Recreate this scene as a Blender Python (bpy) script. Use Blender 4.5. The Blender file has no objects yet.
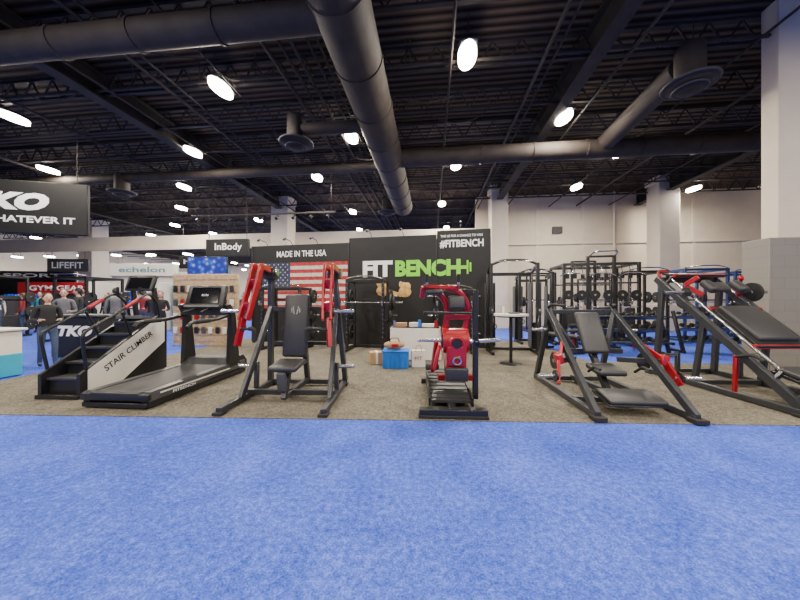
import bpy, bmesh, math, random
from mathutils import Vector, Matrix, Euler
random.seed(7)
R = math.radians
scene = bpy.context.scene
COL = scene.collection

# ------------------------------------------------------------------ materials
def mat(name, col, rough=0.5, metal=0.0, var=0.12, scale=8.0, bump=0.0, emit=0.0, coat=0.0):
    m = bpy.data.materials.new(name); m.use_nodes = True
    nt = m.node_tree; b = nt.nodes['Principled BSDF']
    tc = nt.nodes.new('ShaderNodeTexCoord')
    nz = nt.nodes.new('ShaderNodeTexNoise'); nz.inputs['Scale'].default_value = scale
    nz.inputs['Detail'].default_value = 4
    nt.links.new(tc.outputs['Object'], nz.inputs['Vector'])
    cr = nt.nodes.new('ShaderNodeValToRGB')
    cr.color_ramp.elements[0].position = 0.3; cr.color_ramp.elements[1].position = 0.7
    cr.color_ramp.elements[0].color = (*[max(0, c*(1-var)) for c in col], 1)
    cr.color_ramp.elements[1].color = (*[min(1, c*(1+var)) for c in col], 1)
    nt.links.new(nz.outputs['Fac'], cr.inputs['Fac'])
    nt.links.new(cr.outputs['Color'], b.inputs['Base Color'])
    b.inputs['Roughness'].default_value = rough
    b.inputs['Metallic'].default_value = metal
    b.inputs['Coat Weight'].default_value = coat
    if emit:
        nt.links.new(cr.outputs['Color'], b.inputs['Emission Color'])
        b.inputs['Emission Strength'].default_value = emit
    if bump:
        bp = nt.nodes.new('ShaderNodeBump'); bp.inputs['Strength'].default_value = bump
        bp.inputs['Distance'].default_value = 0.01
        nt.links.new(nz.outputs['Fac'], bp.inputs['Height']); nt.links.new(bp.outputs['Normal'], b.inputs['Normal'])
    return m

def carpet(name, dark, mid, light, fine=90, blotch=1.3):
    m = bpy.data.materials.new(name); m.use_nodes = True
    nt = m.node_tree; b = nt.nodes['Principled BSDF']; L = nt.links.new
    tc = nt.nodes.new('ShaderNodeTexCoord')
    n1 = nt.nodes.new('ShaderNodeTexNoise'); n1.inputs['Scale'].default_value = fine; n1.inputs['Detail'].default_value = 3
    n2 = nt.nodes.new('ShaderNodeTexNoise'); n2.inputs['Scale'].default_value = blotch; n2.inputs['Detail'].default_value = 7; n2.inputs['Roughness'].default_value = 0.72; n2.inputs['Distortion'].default_value = 0.6
    n3 = nt.nodes.new('ShaderNodeTexNoise'); n3.inputs['Scale'].default_value = 26; n3.inputs['Detail'].default_value = 5
    for n in (n1, n2, n3): L(tc.outputs['Object'], n.inputs['Vector'])
    a = nt.nodes.new('ShaderNodeMath'); a.operation = 'MULTIPLY_ADD'; a.inputs[1].default_value = 0.40
    L(n1.outputs['Fac'], a.inputs[0])
    s = nt.nodes.new('ShaderNodeMath'); s.operation = 'MULTIPLY'; s.inputs[1].default_value = 0.28
    L(n2.outputs['Fac'], s.inputs[0])
    s3 = nt.nodes.new('ShaderNodeMath'); s3.operation = 'MULTIPLY_ADD'; s3.inputs[1].default_value = 0.32
    L(n3.outputs['Fac'], s3.inputs[0]); L(s.outputs[0], s3.inputs[2]); L(s3.outputs[0], a.inputs[2])
    cr = nt.nodes.new('ShaderNodeValToRGB'); e = cr.color_ramp.elements
    e[0].position = 0.39; e[0].color = (*dark, 1); e[1].position = 0.61; e[1].color = (*light, 1)
    k = e.new(0.5); k.color = (*mid, 1)
    L(a.outputs[0], cr.inputs['Fac']); L(cr.outputs['Color'], b.inputs['Base Color'])
    b.inputs['Roughness'].default_value = 0.95; b.inputs['Specular IOR Level'].default_value = 0.05
    bp = nt.nodes.new('ShaderNodeBump'); bp.inputs['Strength'].default_value = 0.8; bp.inputs['Distance'].default_value = 0.02
    L(a.outputs[0], bp.inputs['Height']); L(bp.outputs['Normal'], b.inputs['Normal'])
    return m

def deckmat():
    m = bpy.data.materials.new('corrugated_deck'); m.use_nodes = True
    nt = m.node_tree; b = nt.nodes['Principled BSDF']; L = nt.links.new
    tc = nt.nodes.new('ShaderNodeTexCoord')
    w = nt.nodes.new('ShaderNodeTexWave'); w.bands_direction = 'Y'; w.inputs['Scale'].default_value = 1.6; w.inputs['Distortion'].default_value = 0
    L(tc.outputs['Object'], w.inputs['Vector'])
    cr = nt.nodes.new('ShaderNodeValToRGB'); cr.color_ramp.elements[0].color = (0.016, 0.012, 0.009, 1); cr.color_ramp.elements[1].color = (0.105, 0.076, 0.056, 1)
    L(w.outputs['Fac'], cr.inputs['Fac']); L(cr.outputs['Color'], b.inputs['Base Color'])
    bp = nt.nodes.new('ShaderNodeBump'); bp.inputs['Distance'].default_value = 0.05
    L(w.outputs['Fac'], bp.inputs['Height']); L(bp.outputs['Normal'], b.inputs['Normal'])
    b.inputs['Roughness'].default_value = 0.8; b.inputs['Specular IOR Level'].default_value = 0.15
    return m

def brickmat():
    m = bpy.data.materials.new('painted_block'); m.use_nodes = True
    nt = m.node_tree; b = nt.nodes['Principled BSDF']; L = nt.links.new
    tc = nt.nodes.new('ShaderNodeTexCoord'); mp = nt.nodes.new('ShaderNodeMapping'); mp.inputs['Rotation'].default_value = (R(90), 0, 0)
    br = nt.nodes.new('ShaderNodeTexBrick'); br.inputs['Scale'].default_value = 1.0
    br.inputs['Brick Width'].default_value = 0.4; br.inputs['Row Height'].default_value = 0.2; br.inputs['Mortar Size'].default_value = 0.004
    br.inputs['Color1'].default_value = (0.20, 0.185, 0.16, 1); br.inputs['Color2'].default_value = (0.21, 0.195, 0.17, 1); br.inputs['Mortar'].default_value = (0.165, 0.15, 0.13, 1)
    L(tc.outputs['Object'], mp.inputs['Vector']); L(mp.outputs['Vector'], br.inputs['Vector']); L(br.outputs['Color'], b.inputs['Base Color'])
    b.inputs['Roughness'].default_value = 0.7
    return m

def screenmat():
    m = bpy.data.materials.new('tv_picture'); m.use_nodes = True
    nt = m.node_tree; b = nt.nodes['Principled BSDF']; L = nt.links.new
    tc = nt.nodes.new('ShaderNodeTexCoord'); v = nt.nodes.new('ShaderNodeTexVoronoi'); v.inputs['Scale'].default_value = 6
    L(tc.outputs['Object'], v.inputs['Vector'])
    cr = nt.nodes.new('ShaderNodeValToRGB'); e = cr.color_ramp.elements
    e[0].color = (0.6, 0.7, 0.9, 1); e[1].color = (0.005, 0.02, 0.30, 1); e[1].position = 0.6
    k = e.new(0.25); k.color = (0.01, 0.16, 0.8, 1); k = e.new(0.14); k.color = (0.8, 0.25, 0.1, 1)
    L(v.outputs['Distance'], cr.inputs['Fac']); L(cr.outputs['Color'], b.inputs['Emission Color']); b.inputs['Emission Strength'].default_value = 1.3
    b.inputs['Base Color'].default_value = (0, 0, 0, 1)
    return m

BLK = mat('black_powder_coat', (0.012, 0.012, 0.013), 0.40, 0.1, 0.2, 30)
GRY = mat('charcoal_frame', (0.034, 0.036, 0.040), 0.36, 0.2, 0.15, 20)
DGR = mat('dark_grey_plastic', (0.055, 0.055, 0.055), 0.5)
PAD = mat('black_vinyl', (0.030, 0.030, 0.031), 0.46, 0, 0.15, 60, 0.1)
RED = mat('red_enamel', (0.33, 0.004, 0.012), 0.32, 0.1, 0.1, 6, 0, 0, 0.25)
SIL = mat('chrome_steel', (0.6, 0.6, 0.6), 0.22, 1.0, 0.05)
WHT = mat('white_panel', (0.70, 0.67, 0.60), 0.4, 0, 0.03)
WTX = mat('white_lettering', (0.9, 0.9, 0.9), 0.6, 0, 0.02)
GRN = mat('green_lettering', (0.22, 0.70, 0.03), 0.6, 0, 0.03)
RUB = mat('rubber', (0.014, 0.014, 0.014), 0.8, 0, 0.3, 80, 0.2)
BELT = mat('tread_belt', (0.024, 0.024, 0.025), 0.6, 0, 0.25, 120, 0.1)
CREAM = mat('cream_paint', (0.66, 0.58, 0.45), 0.8, 0, 0.04, 2)
OFFW = mat('offwhite_paint', (0.68, 0.61, 0.50), 0.8, 0, 0.04, 2)
BLOCK = brickmat()
DUCT = mat('dark_duct_metal', (0.036, 0.027, 0.021), 0.75, 0.0, 0.3, 3)
STEEL = mat('dark_roof_steel', (0.030, 0.023, 0.018), 0.75, 0.0, 0.3, 3)
DECK = deckmat()
BANN = mat('black_banner_cloth', (0.007, 0.007, 0.007), 0.6, 0, 0.2, 5)
FRED = mat('flag_red', (0.36, 0.03, 0.03), 0.8, 0, 0.35, 9)
FWHT = mat('flag_white', (0.55, 0.50, 0.47), 0.8, 0, 0.2, 9)
FBLU = mat('flag_navy', (0.025, 0.035, 0.08), 0.8, 0, 0.5, 9)
GOLD = mat('gold_print', (0.6, 0.36, 0.12), 0.5, 0.1, 0.3, 9)
WOOD = mat('light_wood', (0.5, 0.36, 0.22), 0.6, 0, 0.25, 10)
CARD = mat('cardboard', (0.38, 0.23, 0.11), 0.8, 0, 0.1, 10)
BLUE = mat('blue_plastic', (0.015, 0.15, 0.6), 0.4)
DBLU = mat('navy_steel', (0.02, 0.05, 0.16), 0.4, 0.2)
CYAN = mat('cyan_laminate', (0.02, 0.36, 0.55), 0.4, 0, 0.05)
TEAL = mat('teal_panel', (0.08, 0.26, 0.30), 0.6)
LITE = mat('lamp_emitter', (1.0, 0.90, 0.76), 0.5, 0, 0.0, 8, 0, 60)
SCR = screenmat()
DSCR = mat('dark_glass_screen', (0.006, 0.006, 0.008), 0.08, 0, 0.1)
SKIN = mat('skin', (0.55, 0.33, 0.23), 0.55, 0, 0.06)
HAIR = mat('dark_hair', (0.02, 0.013, 0.01), 0.6, 0, 0.3, 40)
BROWNH = mat('brown_hair', (0.10, 0.05, 0.025), 0.6, 0, 0.3, 40)
EYE = mat('eye_dark', (0.02, 0.015, 0.01), 0.2)
LIP = mat('lips', (0.4, 0.13, 0.11), 0.5)
JEAN = mat('denim', (0.04, 0.06, 0.12), 0.85, 0, 0.2, 30)

# ------------------------------------------------------------------ builder
class B:
    def __init__(s, name):
        s.name = name; s.V = []; s.F = []; s.I = []; s.mats = []
    def mi(s, m):
        if m not in s.mats: s.mats.append(m)
        return s.mats.index(m)
    def add(s, verts, faces, m):
        o = len(s.V); s.V += [tuple(v) for v in verts]
        s.F += [tuple(i+o for i in f) for f in faces]; s.I += [s.mi(m)]*len(faces)
    def boxm(s, M, m, bev=0.0, seg=1):
        if bev > 0:
            bm = bmesh.new(); bmesh.ops.create_cube(bm, size=1.0)
            sc = M.to_scale(); 
            for v in bm.verts: v.co = Vector((v.co.x*sc.x, v.co.y*sc.y, v.co.z*sc.z))
            bmesh.ops.bevel(bm, geom=bm.edges[:], offset=min(bev, 0.45*min(sc)), segments=seg, profile=0.5, affect='EDGES')
            loc, q, _ = M.decompose(); T = Matrix.Translation(loc) @ q.to_matrix().to_4x4()
            bm.verts.index_update()
            s.add([T @ v.co for v in bm.verts], [[v.index for v in f.verts] for f in bm.faces], m); bm.free()
        else:
            vs = [M @ Vector((x, y, z)) for x in (-.5, .5) for y in (-.5, .5) for z in (-.5, .5)]
            s.add(vs, [(0, 1, 3, 2), (4, 6, 7, 5), (0, 4, 5, 1), (2, 3, 7, 6), (0, 2, 6, 4), (1, 5, 7, 3)], m)
    def box(s, c, size, m, rot=(0, 0, 0), bev=0.005, seg=1):
        if min(size) < 0.012: bev = 0
        s.boxm(Matrix.Translation(c) @ Euler([R(a) for a in rot]).to_matrix().to_4x4() @ Matrix.Diagonal((*size, 1)), m, bev, seg)
    def pad(s, c, size, m, rot=(0, 0, 0), r=0.03):
        s.box(c, size, m, rot, r, 3)
    def beam(s, p1, p2, w, h, m, bev=0.006):
        p1 = Vector(p1); p2 = Vector(p2); d = p2-p1; L = d.length; d.normalize()
        up = Vector((0, 0, 1)) if abs(d.z) < 0.98 else Vector((0, 1, 0))
        x = d.cross(up).normalized(); y = x.cross(d).normalized()
        M = Matrix(((x.x, y.x, -d.x, 0), (x.y, y.y, -d.y, 0), (x.z, y.z, -d.z, 0), (0, 0, 0, 1)))
        s.boxm(Matrix.Translation((p1+p2)/2) @ M @ Matrix.Diagonal((w, h, L, 1)), m, bev)
    def cyl(s, p1, p2, r, m, seg=16, r2=None):
        p1 = Vector(p1); p2 = Vector(p2); d = (p2-p1).normalized(); r2 = r if r2 is None else r2
        a = d.orthogonal().normalized(); b = d.cross(a)
        vs = []
        for p, rr in ((p1, r), (p2, r2)):
            for i in range(seg):
                t = 2*math.pi*i/seg; vs.append(p + (a*math.cos(t)+b*math.sin(t))*rr)
        fs = [(i, (i+1) % seg, seg+(i+1) % seg, seg+i) for i in range(seg)]
        fs += [tuple(range(seg-1, -1, -1)), tuple(range(seg, 2*seg))]
        s.add(vs, fs, m)
    def path(s, pts, r, m, seg=10, fil=0.06):
        P = [Vector(p) for p in pts]; Q = [P[0]]
        for i in range(1, len(P)-1):
            a, b, c = P[i-1], P[i], P[i+1]
            f = min(fil, (a-b).length*0.45, (c-b).length*0.45)
            s0 = b+(a-b).normalized()*f; s1 = b+(c-b).normalized()*f
            for k in range(5):
                t = k/4; Q.append(s0*(1-t)**2 + b*2*t*(1-t) + s1*t*t)
        Q.append(P[-1])
        vs = []; n = len(Q); a = None
        for i in range(n):
            d = (Q[min(i+1, n-1)]-Q[max(i-1, 0)]).normalized()
            a = d.orthogonal().normalized() if a is None else (a-d*a.dot(d)).normalized()
            b = d.cross(a)
            for k in range(seg):
                t = 2*math.pi*k/seg; vs.append(Q[i]+(a*math.cos(t)+b*math.sin(t))*r)
        fs = [(i*seg+k, i*seg+(k+1) % seg, (i+1)*seg+(k+1) % seg, (i+1)*seg+k) for i in range(n-1) for k in range(seg)]
        fs += [tuple(range(seg-1, -1, -1)), tuple(range((n-1)*seg, n*seg))]
        s.add(vs, fs, m)
    def ring(s, c, axis, R0, r, m, seg=28, rs=8):
        ax = Vector(axis).normalized(); a = ax.orthogonal().normalized(); b = ax.cross(a); c = Vector(c); vs = []
        for i in range(seg):
            t = 2*math.pi*i/seg; rd = a*math.cos(t)+b*math.sin(t)
            for k in range(rs):
                u = 2*math.pi*k/rs; vs.append(c+rd*(R0+r*math.cos(u))+ax*r*math.sin(u))
        s.add(vs, [(i*rs+k, ((i+1) % seg)*rs+k, ((i+1) % seg)*rs+(k+1) % rs, i*rs+(k+1) % rs) for i in range(seg) for k in range(rs)], m)
    def ell(s, c, rad, m, seg=16, rings=10, fn=None):
        bm = bmesh.new(); bmesh.ops.create_uvsphere(bm, u_segments=seg, v_segments=rings, radius=1)
        vs = []
        for v in bm.verts:
            co = Vector((v.co.x*rad[0], v.co.y*rad[1], v.co.z*rad[2]))
            if fn: co = fn(co)
            vs.append(co+Vector(c))
        bm.verts.index_update()
        s.add(vs, [[v.index for v in f.verts] for f in bm.faces], m); bm.free()
    def prism(s, prof, x0, x1, m):          # (y,z) profile extruded along x
        n = len(prof)
        vs = [(x0, y, z) for y, z in prof]+[(x1, y, z) for y, z in prof]
        fs = [(i, (i+1) % n, n+(i+1) % n, n+i) for i in range(n)]+[tuple(range(n-1, -1, -1)), tuple(range(n, 2*n))]
        s.add(vs, fs, m)
    def prismz(s, prof, z0, z1, m):
        n = len(prof)
        vs = [(x, y, z0) for x, y in prof]+[(x, y, z1) for x, y in prof]
        s.add(vs, [(i, (i+1) % n, n+(i+1) % n, n+i) for i in range(n)]+[tuple(range(n-1, -1, -1)), tuple(range(n, 2*n))], m)
    def text(s, body, M, w, h, m, ext=0.004, off=0.0, shear=0.0):
        cu = bpy.data.curves.new('t', 'FONT'); cu.body = body; cu.size = 1; cu.offset = off; cu.shear = shear; cu.resolution_u = 3
        ob = bpy.data.objects.new('t', cu); COL.objects.link(ob)
        dg = bpy.context.evaluated_depsgraph_get(); me = ob.evaluated_get(dg).to_mesh()
        vs = [v.co.copy() for v in me.vertices]; fs = [tuple(p.vertices) for p in me.polygons]
        ob.evaluated_get(dg).to_mesh_clear(); bpy.data.objects.remove(ob)
        x0 = min(v.x for v in vs); x1 = max(v.x for v in vs); y0 = min(v.y for v in vs); y1 = max(v.y for v in vs)
        out = [M @ Vector(((v.x-x0)/(x1-x0)*w, (v.y-y0)/(y1-y0)*h, ext)) for v in vs]
        s.add(out, fs, m)
    def plate(s, c, axis, r, t, m=None):    # weight plate
        ax = Vector(axis).normalized(); c = Vector(c); m = m or RUB
        s.cyl(c-ax*t/2, c+ax*t/2, r, m, 28); s.ring(c+ax*t*.35, ax, r*.9, t*.3, m); s.cyl(c-ax*t*.62, c+ax*t*.62, r*.22, SIL, 16)
    def finish(s, loc=(0, 0, 0), rz=0.0, smooth=True):
        me = bpy.data.meshes.new(s.name); me.from_pydata(s.V, [], s.F)
        for m in s.mats: me.materials.append(m)
        me.polygons.foreach_set('material_index', s.I)
        if smooth:
            me.polygons.foreach_set('use_smooth', [True]*len(me.polygons)); me.set_sharp_from_angle(angle=R(38))
        me.update()
        bm = bmesh.new(); bm.from_mesh(me); bmesh.ops.recalc_face_normals(bm, faces=bm.faces[:]); bm.to_mesh(me); bm.free()
        ob = bpy.data.objects.new(s.name, me); COL.objects.link(ob)
        ob.location = loc; ob.rotation_euler = (0, 0, R(rz))
        return ob

def TX(x, y, z): # text matrix facing -Y
    return Matrix.Translation((x, y, z)) @ Matrix.Rotation(R(90), 4, 'X')

HR = -6.0   # hall is turned 6 degrees relative to the viewing direction
def hall(u, v):
    c, s_ = math.cos(R(6)), math.sin(R(6)); return (u*c+v*s_, -u*s_+v*c)
CH = 7.0

# ------------------------------------------------------------------ shell
b = B('floor'); b.box((-8, 14, -0.05), (58, 66, 0.1), carpet('blue_carpet', (0.024, 0.053, 0.31), (0.060, 0.108, 0.52), (0.125, 0.19, 0.72)), bev=0)
b.prismz([(-6.9, 3.72), (9.5, 3.16), (9.5, 6.3), (4.3, 6.8), (4.3, 10.2), (-5.7, 10.9), (-5.9, 7.3), (-6.9, 7.0)], 0.0, 0.008,
         carpet('grey_carpet', (0.075, 0.067, 0.052), (0.14, 0.126, 0.099), (0.215, 0.195, 0.155), 70, 3)); b.finish(smooth=False)
b = B('ceiling'); b.box((-10, 14, CH+0.1), (52, 60, 0.2), DECK, bev=0); b.finish(rz=HR)
b = B('wall_back'); b.box((10.0, 16.85, CH/2), (15.2, 0.3, CH), CREAM, bev=0)
b.box((10.0, 16.66, 4.4), (15.2, 0.08, 0.12), OFFW, bev=0)
for u in (5.6, 7.9, 13.2): b.box((u, 16.68, CH/2), (.14, .06, CH), OFFW, bev=0)
b.box((6.6, 16.62, 5.1), (.5, .12, .34), DGR); b.cyl((9.4, 16.6, 0), (9.4, 16.6, CH), .06, OFFW, 12)
b.finish(rz=HR)
b = B('wall_right'); b.box((17.7, 5, CH/2), (0.2, 24, CH), CREAM, bev=0); b.finish(rz=HR)
b = B('wall_far'); b.box((-16, 43, CH/2), (44, 0.3, CH), OFFW, bev=0); b.finish(rz=HR)
b = B('wall_left'); b.box((-35.5, 14, CH/2), (0.3, 58, CH), OFFW, bev=0); b.finish(rz=HR)
b = B('wall_bulkhead'); b.box((-16, 16.4, 4.82), (36.6, 0.5, 0.75), OFFW, bev=0)
b.box((-16, 16.1, 4.42), (36.6, 0.15, 0.12), CREAM, bev=0); b.finish(rz=HR)
def column(u, v, w, x=None):
    b = B('structural_column'); b.box((0, 0, CH/2), (w, w, CH), OFFW, bev=0.03)
    b.box((0, 0, 0.6), (w+.06, w+.06, 1.2), CREAM, bev=0.02); b.box((0, 0, CH-.15), (w+.1, w+.1, .3), OFFW, bev=0.02)
    X, Y = hall(u, v); b.finish((X, Y, 0), HR)
column(3.3, 15.4, .8); column(10.55, 14.95, .85); column(-8.1, 15.75, .95); column(-23.6, 18.7, 1.1)
# near right pier with concrete block wainscot
b = B('wall_pier'); b.box((1.6, 0.15, CH/2), (3.2, 0.3, CH), CREAM, bev=0.01)
b.box((1.5, 0.15, 1.27), (3.5, 0.5, 2.54), BLOCK, bev=0.01); b.finish((7.0, 5.55, 0), HR)

# roof steel
b = B('ceiling_joists')
v = -5.0
while v < 42:
    b.beam((-35, v, CH-.06), (17, v, CH-.06), .09, .06, STEEL, 0); b.beam((-35, v, CH-.55), (17, v, CH-.55), .08, .05, STEEL, 0)
    u = -35
    if v < 24:
        while u < 16.6:
            b.beam((u, v, CH-.55), (u+.3, v, CH-.06), .03, .03, STEEL, 0); b.beam((u+.3, v, CH-.06), (u+.6, v, CH-.55), .03, .03, STEEL, 0); u += .6
    v += 1.45
for u in (-28, -19, -8.1, 3.3, 10.55):
    b.box((u, 18, CH-.1), (.3, 46, .04), STEEL, bev=0); b.box((u, 18, CH-.7), (.3, 46, .04), STEEL, bev=0); b.box((u, 18, CH-.42), (.04, 46, .6), STEEL, bev=0)
b.finish(rz=HR, smooth=False)
b = B('ceiling_duct')
z = 5.85
b.cyl((-1.35, -6, z), (-1.35, 14.2, z), .45, DUCT, 28)
v = -5
while v < 14: b.cyl((-1.35, v, z), (-1.35, v+.06, z), .47, DUCT, 28); v += 1.3
b.cyl((-1.35, 9.4, z), (17, 9.4, z), .26, DUCT, 24)
u = 0
while u < 17: b.cyl((u, 9.4, z), (u+.05, 9.4, z), .28, DUCT, 24); u += 1.5
b.cyl((-20, 4.6, z+.05), (-1.35, 4.6, z+.05), .23, DUCT, 24)
u = -20
while u < -2: b.cyl((u, 4.6, z+.05), (u+.05, 4.6, z+.05), .25, DUCT, 24); u += 1.5
b.cyl((5.0, 6.6, z+.2), (5.0, 9.4, z+.1), .24, DUCT, 24)
b.cyl((-20, 10.5, z+.3), (-1.35, 10.5, z+.3), .18, DUCT, 20)
for u, v in ((5.0, 6.4), (-3.6, 7.7), (-2.1, 14.2), (-12, 10.5)):
    b.cyl((u, v, 6.3), (u, v, 5.6), .24, DUCT, 20)
    for k in range(4): b.cyl((u, v, 5.62-.05*k), (u, v, 5.58-.05*k), .44-.085*k, DUCT, 28, .38-.085*k)
    b.ring((u, v, 5.6), (0, 0, 1), .43, .02, DGR, 28, 6); b.ring((u, v, 5.5), (0, 0, 1), .27, .015, DGR, 24, 6)
for u, v in ((-3.6, 7.7),): b.cyl((u, v, 5.95), (-1.35, v, 5.95), .16, DUCT, 20)
b.cyl((-2.1, 14.2, 5.9), (-1.35, 14.1, 5.9), .2, DUCT, 20)
v = -4.0
while v < 14: b.cyl((-1.35, v+.3, z), (-1.35, v+.3, CH), .012, STEEL, 6); v += 2.6
b.finish(rz=HR)
b = B('ceiling_conduit_pipes')
for u, zz, r in ((-3.2, 6.3, .045), (-2.9, 6.32, .03), (-2.65, 6.3, .04), (-2.35, 6.35, .03), (-2.15, 6.32, .025), (-6.2, 6.38, .04), (-5.9, 6.38, .025), (2.3, 6.38, .04), (2.5, 6.38, .025), (3.9, 6.28, .03), (7.6, 6.38, .04), (-4.6, 6.36, .02), (.4, 6.36, .03), (-7.6, 6.36, .03), (6.2, 6.36, .025), (9.2, 6.36, .03), (-10.5, 6.38, .04), (-15, 6.38, .05)):
    b.cyl((u, -5, zz), (u, 38, zz), r, DUCT, 8)
for v, zz in ((2.6, 6.42), (6.4, 6.42), (11.4, 6.42), (13.0, 6.42)):
    b.cyl((-30, v, zz), (17, v, zz), .035, DUCT, 8)
for k in range(24):
    u = random.uniform(-14, 10); v = random.choice((2.6, 6.4, 11.4, 13.0)); b.cyl((u, v, 6.4), (u, v, CH), .01, STEEL, 6)
for k in range(22):   # drooping cables
    u = random.uniform(-14, 9); v = random.uniform(3.5, 13); L = random.uniform(1.5, 3.2); dv = random.uniform(-1.2, 1.2); sag = random.uniform(.15, .4)
    b.path([(u+L*t/8, v+dv*t/8, 6.42-sag*4*(t/8)*(1-t/8)) for t in range(9)], .012, STEEL, 6, .05)
b.finish(rz=HR)
# track rig with small spot heads above the booths
b = B('lighting_track')
b.beam((-3.2, 0, 0), (3.2, 0, 0), .06, .06, STEEL); 
for x in (-3, 0, 3): b.cyl((x, 0, 0), (x, 0, 1.995), .01, STEEL, 6)
for k in range(9): x = -2.9+.72*k; b.cyl((x, 0, -.03), (x, 0, -.14), .012, STEEL, 8); b.cyl((x, .05, -.12), (x, -.14, -.24), .06, BLK, 14)
b.finish((-5.8, 12.6, 5.0), HR)

# ------------------------------------------------------------------ lights
def fixture(nm, z):
    fix = B(nm)
    fix.box((0, 0, .07), (.36, .66, .09), GRY, bev=.04, seg=3)
    for sy in (-.2, .2): fix.cyl((0, sy, .1), (0, sy, CH-z-.02), .008, STEEL, 6)
    n = 28; el = [(.18*math.cos(2*math.pi*i/n), .34*math.sin(2*math.pi*i/n)) for i in range(n)]
    fix.prismz(el, -.05, .03, LITE)
    return fix
protos = {}
def light(X, Y, real=True, power=150, z=6.30):
    if z not in protos:
        ob = fixture('ceiling_light', z).finish((X, Y, z), HR); protos[z] = ob
    else:
        ob = bpy.data.objects.new('ceiling_light', protos[z].data); COL.objects.link(ob); ob.location = (X, Y, z); ob.rotation_euler = (0, 0, R(HR))
    if real:
        ld = bpy.data.lights.new('lamp', 'AREA'); ld.shape = 'ELLIPSE'; ld.size = .36; ld.size_y = .68; ld.energy = power; ld.color = (1.0, .90, .77)
        lo = bpy.data.objects.new('lamp', ld); COL.objects.link(lo); lo.parent = ob; lo.location = (0, 0, -.06)
S = 1.14
for X, Y in ((1.18, 5.27), (3.85, 7.05), (6.42, 8.72), (11.35, 11.6), (6.7, 11.4), (1.78, 9.56), (1.87, 13.4), (.18, 12.0), (-1.28, 7.9), (-2.9, 10.5), (-2.3, 14.6),
             (-3.63, 6.08), (-6.0, 8.7), (-8.2, 11.4), (-10.2, 14), (-7.6, 16.1), (-12.9, 17.2), (-9.1, 7.05), (-11.6, 9.9), (-13.6, 12.4)):
    light(X*S, Y*S, True, 245)
for X in (-10, -5.5, -1, 3.5, 8.5):
    for Y in (1.6, -2.5, -7): light(X, Y+.1*X*-1, True, 255)
for u in (-31, -26, -21, -16, -11, -5, 1):
    for v in (20.5, 25, 30, 35, 40):
        X, Y = hall(u, v); light(X, Y, (v in (25, 35)) and u in (-26, -16, -5), 800)
for u in (-33.5, -30.5, -27.5, -24.5, -21.5, -18.5, -15.5, -12.5, -9.5):
    for v in (21, 26.5, 32.5, 38.5):
        X, Y = hall(u, v); light(X, Y, False, z=4.9)

# ------------------------------------------------------------------ stair climber
b = B('stair_climber')
for s in (-1, 1):
    b.prism([(0, 0), (1.5, 0), (1.5, 1.02), (1.3, 1.10), (.1, .40), (0, .34)], s*.31, s*.26, BLK)
    x0, x1 = (s*.31, s*.318)
    b.prism([(.10, .06), (.55, .06), (1.44, .62), (1.44, .98), (1.29, 1.06), (.10, .385)], x0, x1, WHT)
    b.path([(s*.29, .10, .38), (s*.31, .02, .92), (s*.31, .45, 1.14), (s*.31, 1.1, 1.52), (s*.29, 1.3, 1.35), (s*.28, 1.38, 1.0)], .022, BLK, 10, .1)
    b.path([(s*.31, .66, 1.26), (s*.31, .9, 1.40)], .030, RED)
    b.path([(s*.28, .8, .8), (s*.30, .62, 1.2)], .018, BLK)
    b.path([(s*.29, 1.2, 1.5), (s*.2, 1.05, 1.5), (s*.2, 1.05, 1.62)], .022, BLK, 10, .05)
    b.beam((s*.2, 1.42, 1.0), (s*.2, 1.34, 1.62), .05, .08, BLK)
a = math.atan2(.68, 1.2)
M = Matrix(((0, 0, 1, .319), (math.cos(a), -math.sin(a), 0, .36), (math.sin(a), math.cos(a), 0, .30), (0, 0, 0, 1)))
b.text('STAIR CLIMBER', M, .95, .10, BLK, .002, .02)
for i in range(5):
    y = .06+.235*i; z = .26+.185*i
    b.box((0, y+.13, z), (.5, .27, .03), DGR); b.box((0, y+.14, z/2), (.5, .22, z-.02), BLK, bev=0)
    b.box((0, y+.002, z+.002), (.5, .02, .034), GRY, bev=.003)
    for k in range(4): b.box((0, y+.05+.05*k, z+.017), (.46, .015, .005), RUB)
b.box((0, 1.42, .55), (.5, .12, 1.0), BLK); b.box((0, 1.25, 1.05), (.5, .4, .06), DGR, (-12, 0, 0))
b.pad((0, 1.30, 1.70), (.52, .07, .30), BLK, (-20, 0, 0), .02); b.box((0, 1.262, 1.70), (.42, .006, .22), DSCR, (-20, 0, 0))
b.box((0, .0, .03), (.62, .08, .06), BLK); b.box((0, 1.45, .02), (.62, .1, .04), BLK)
b.finish((-4.80, 4.22, 0.008), -2)

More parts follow.
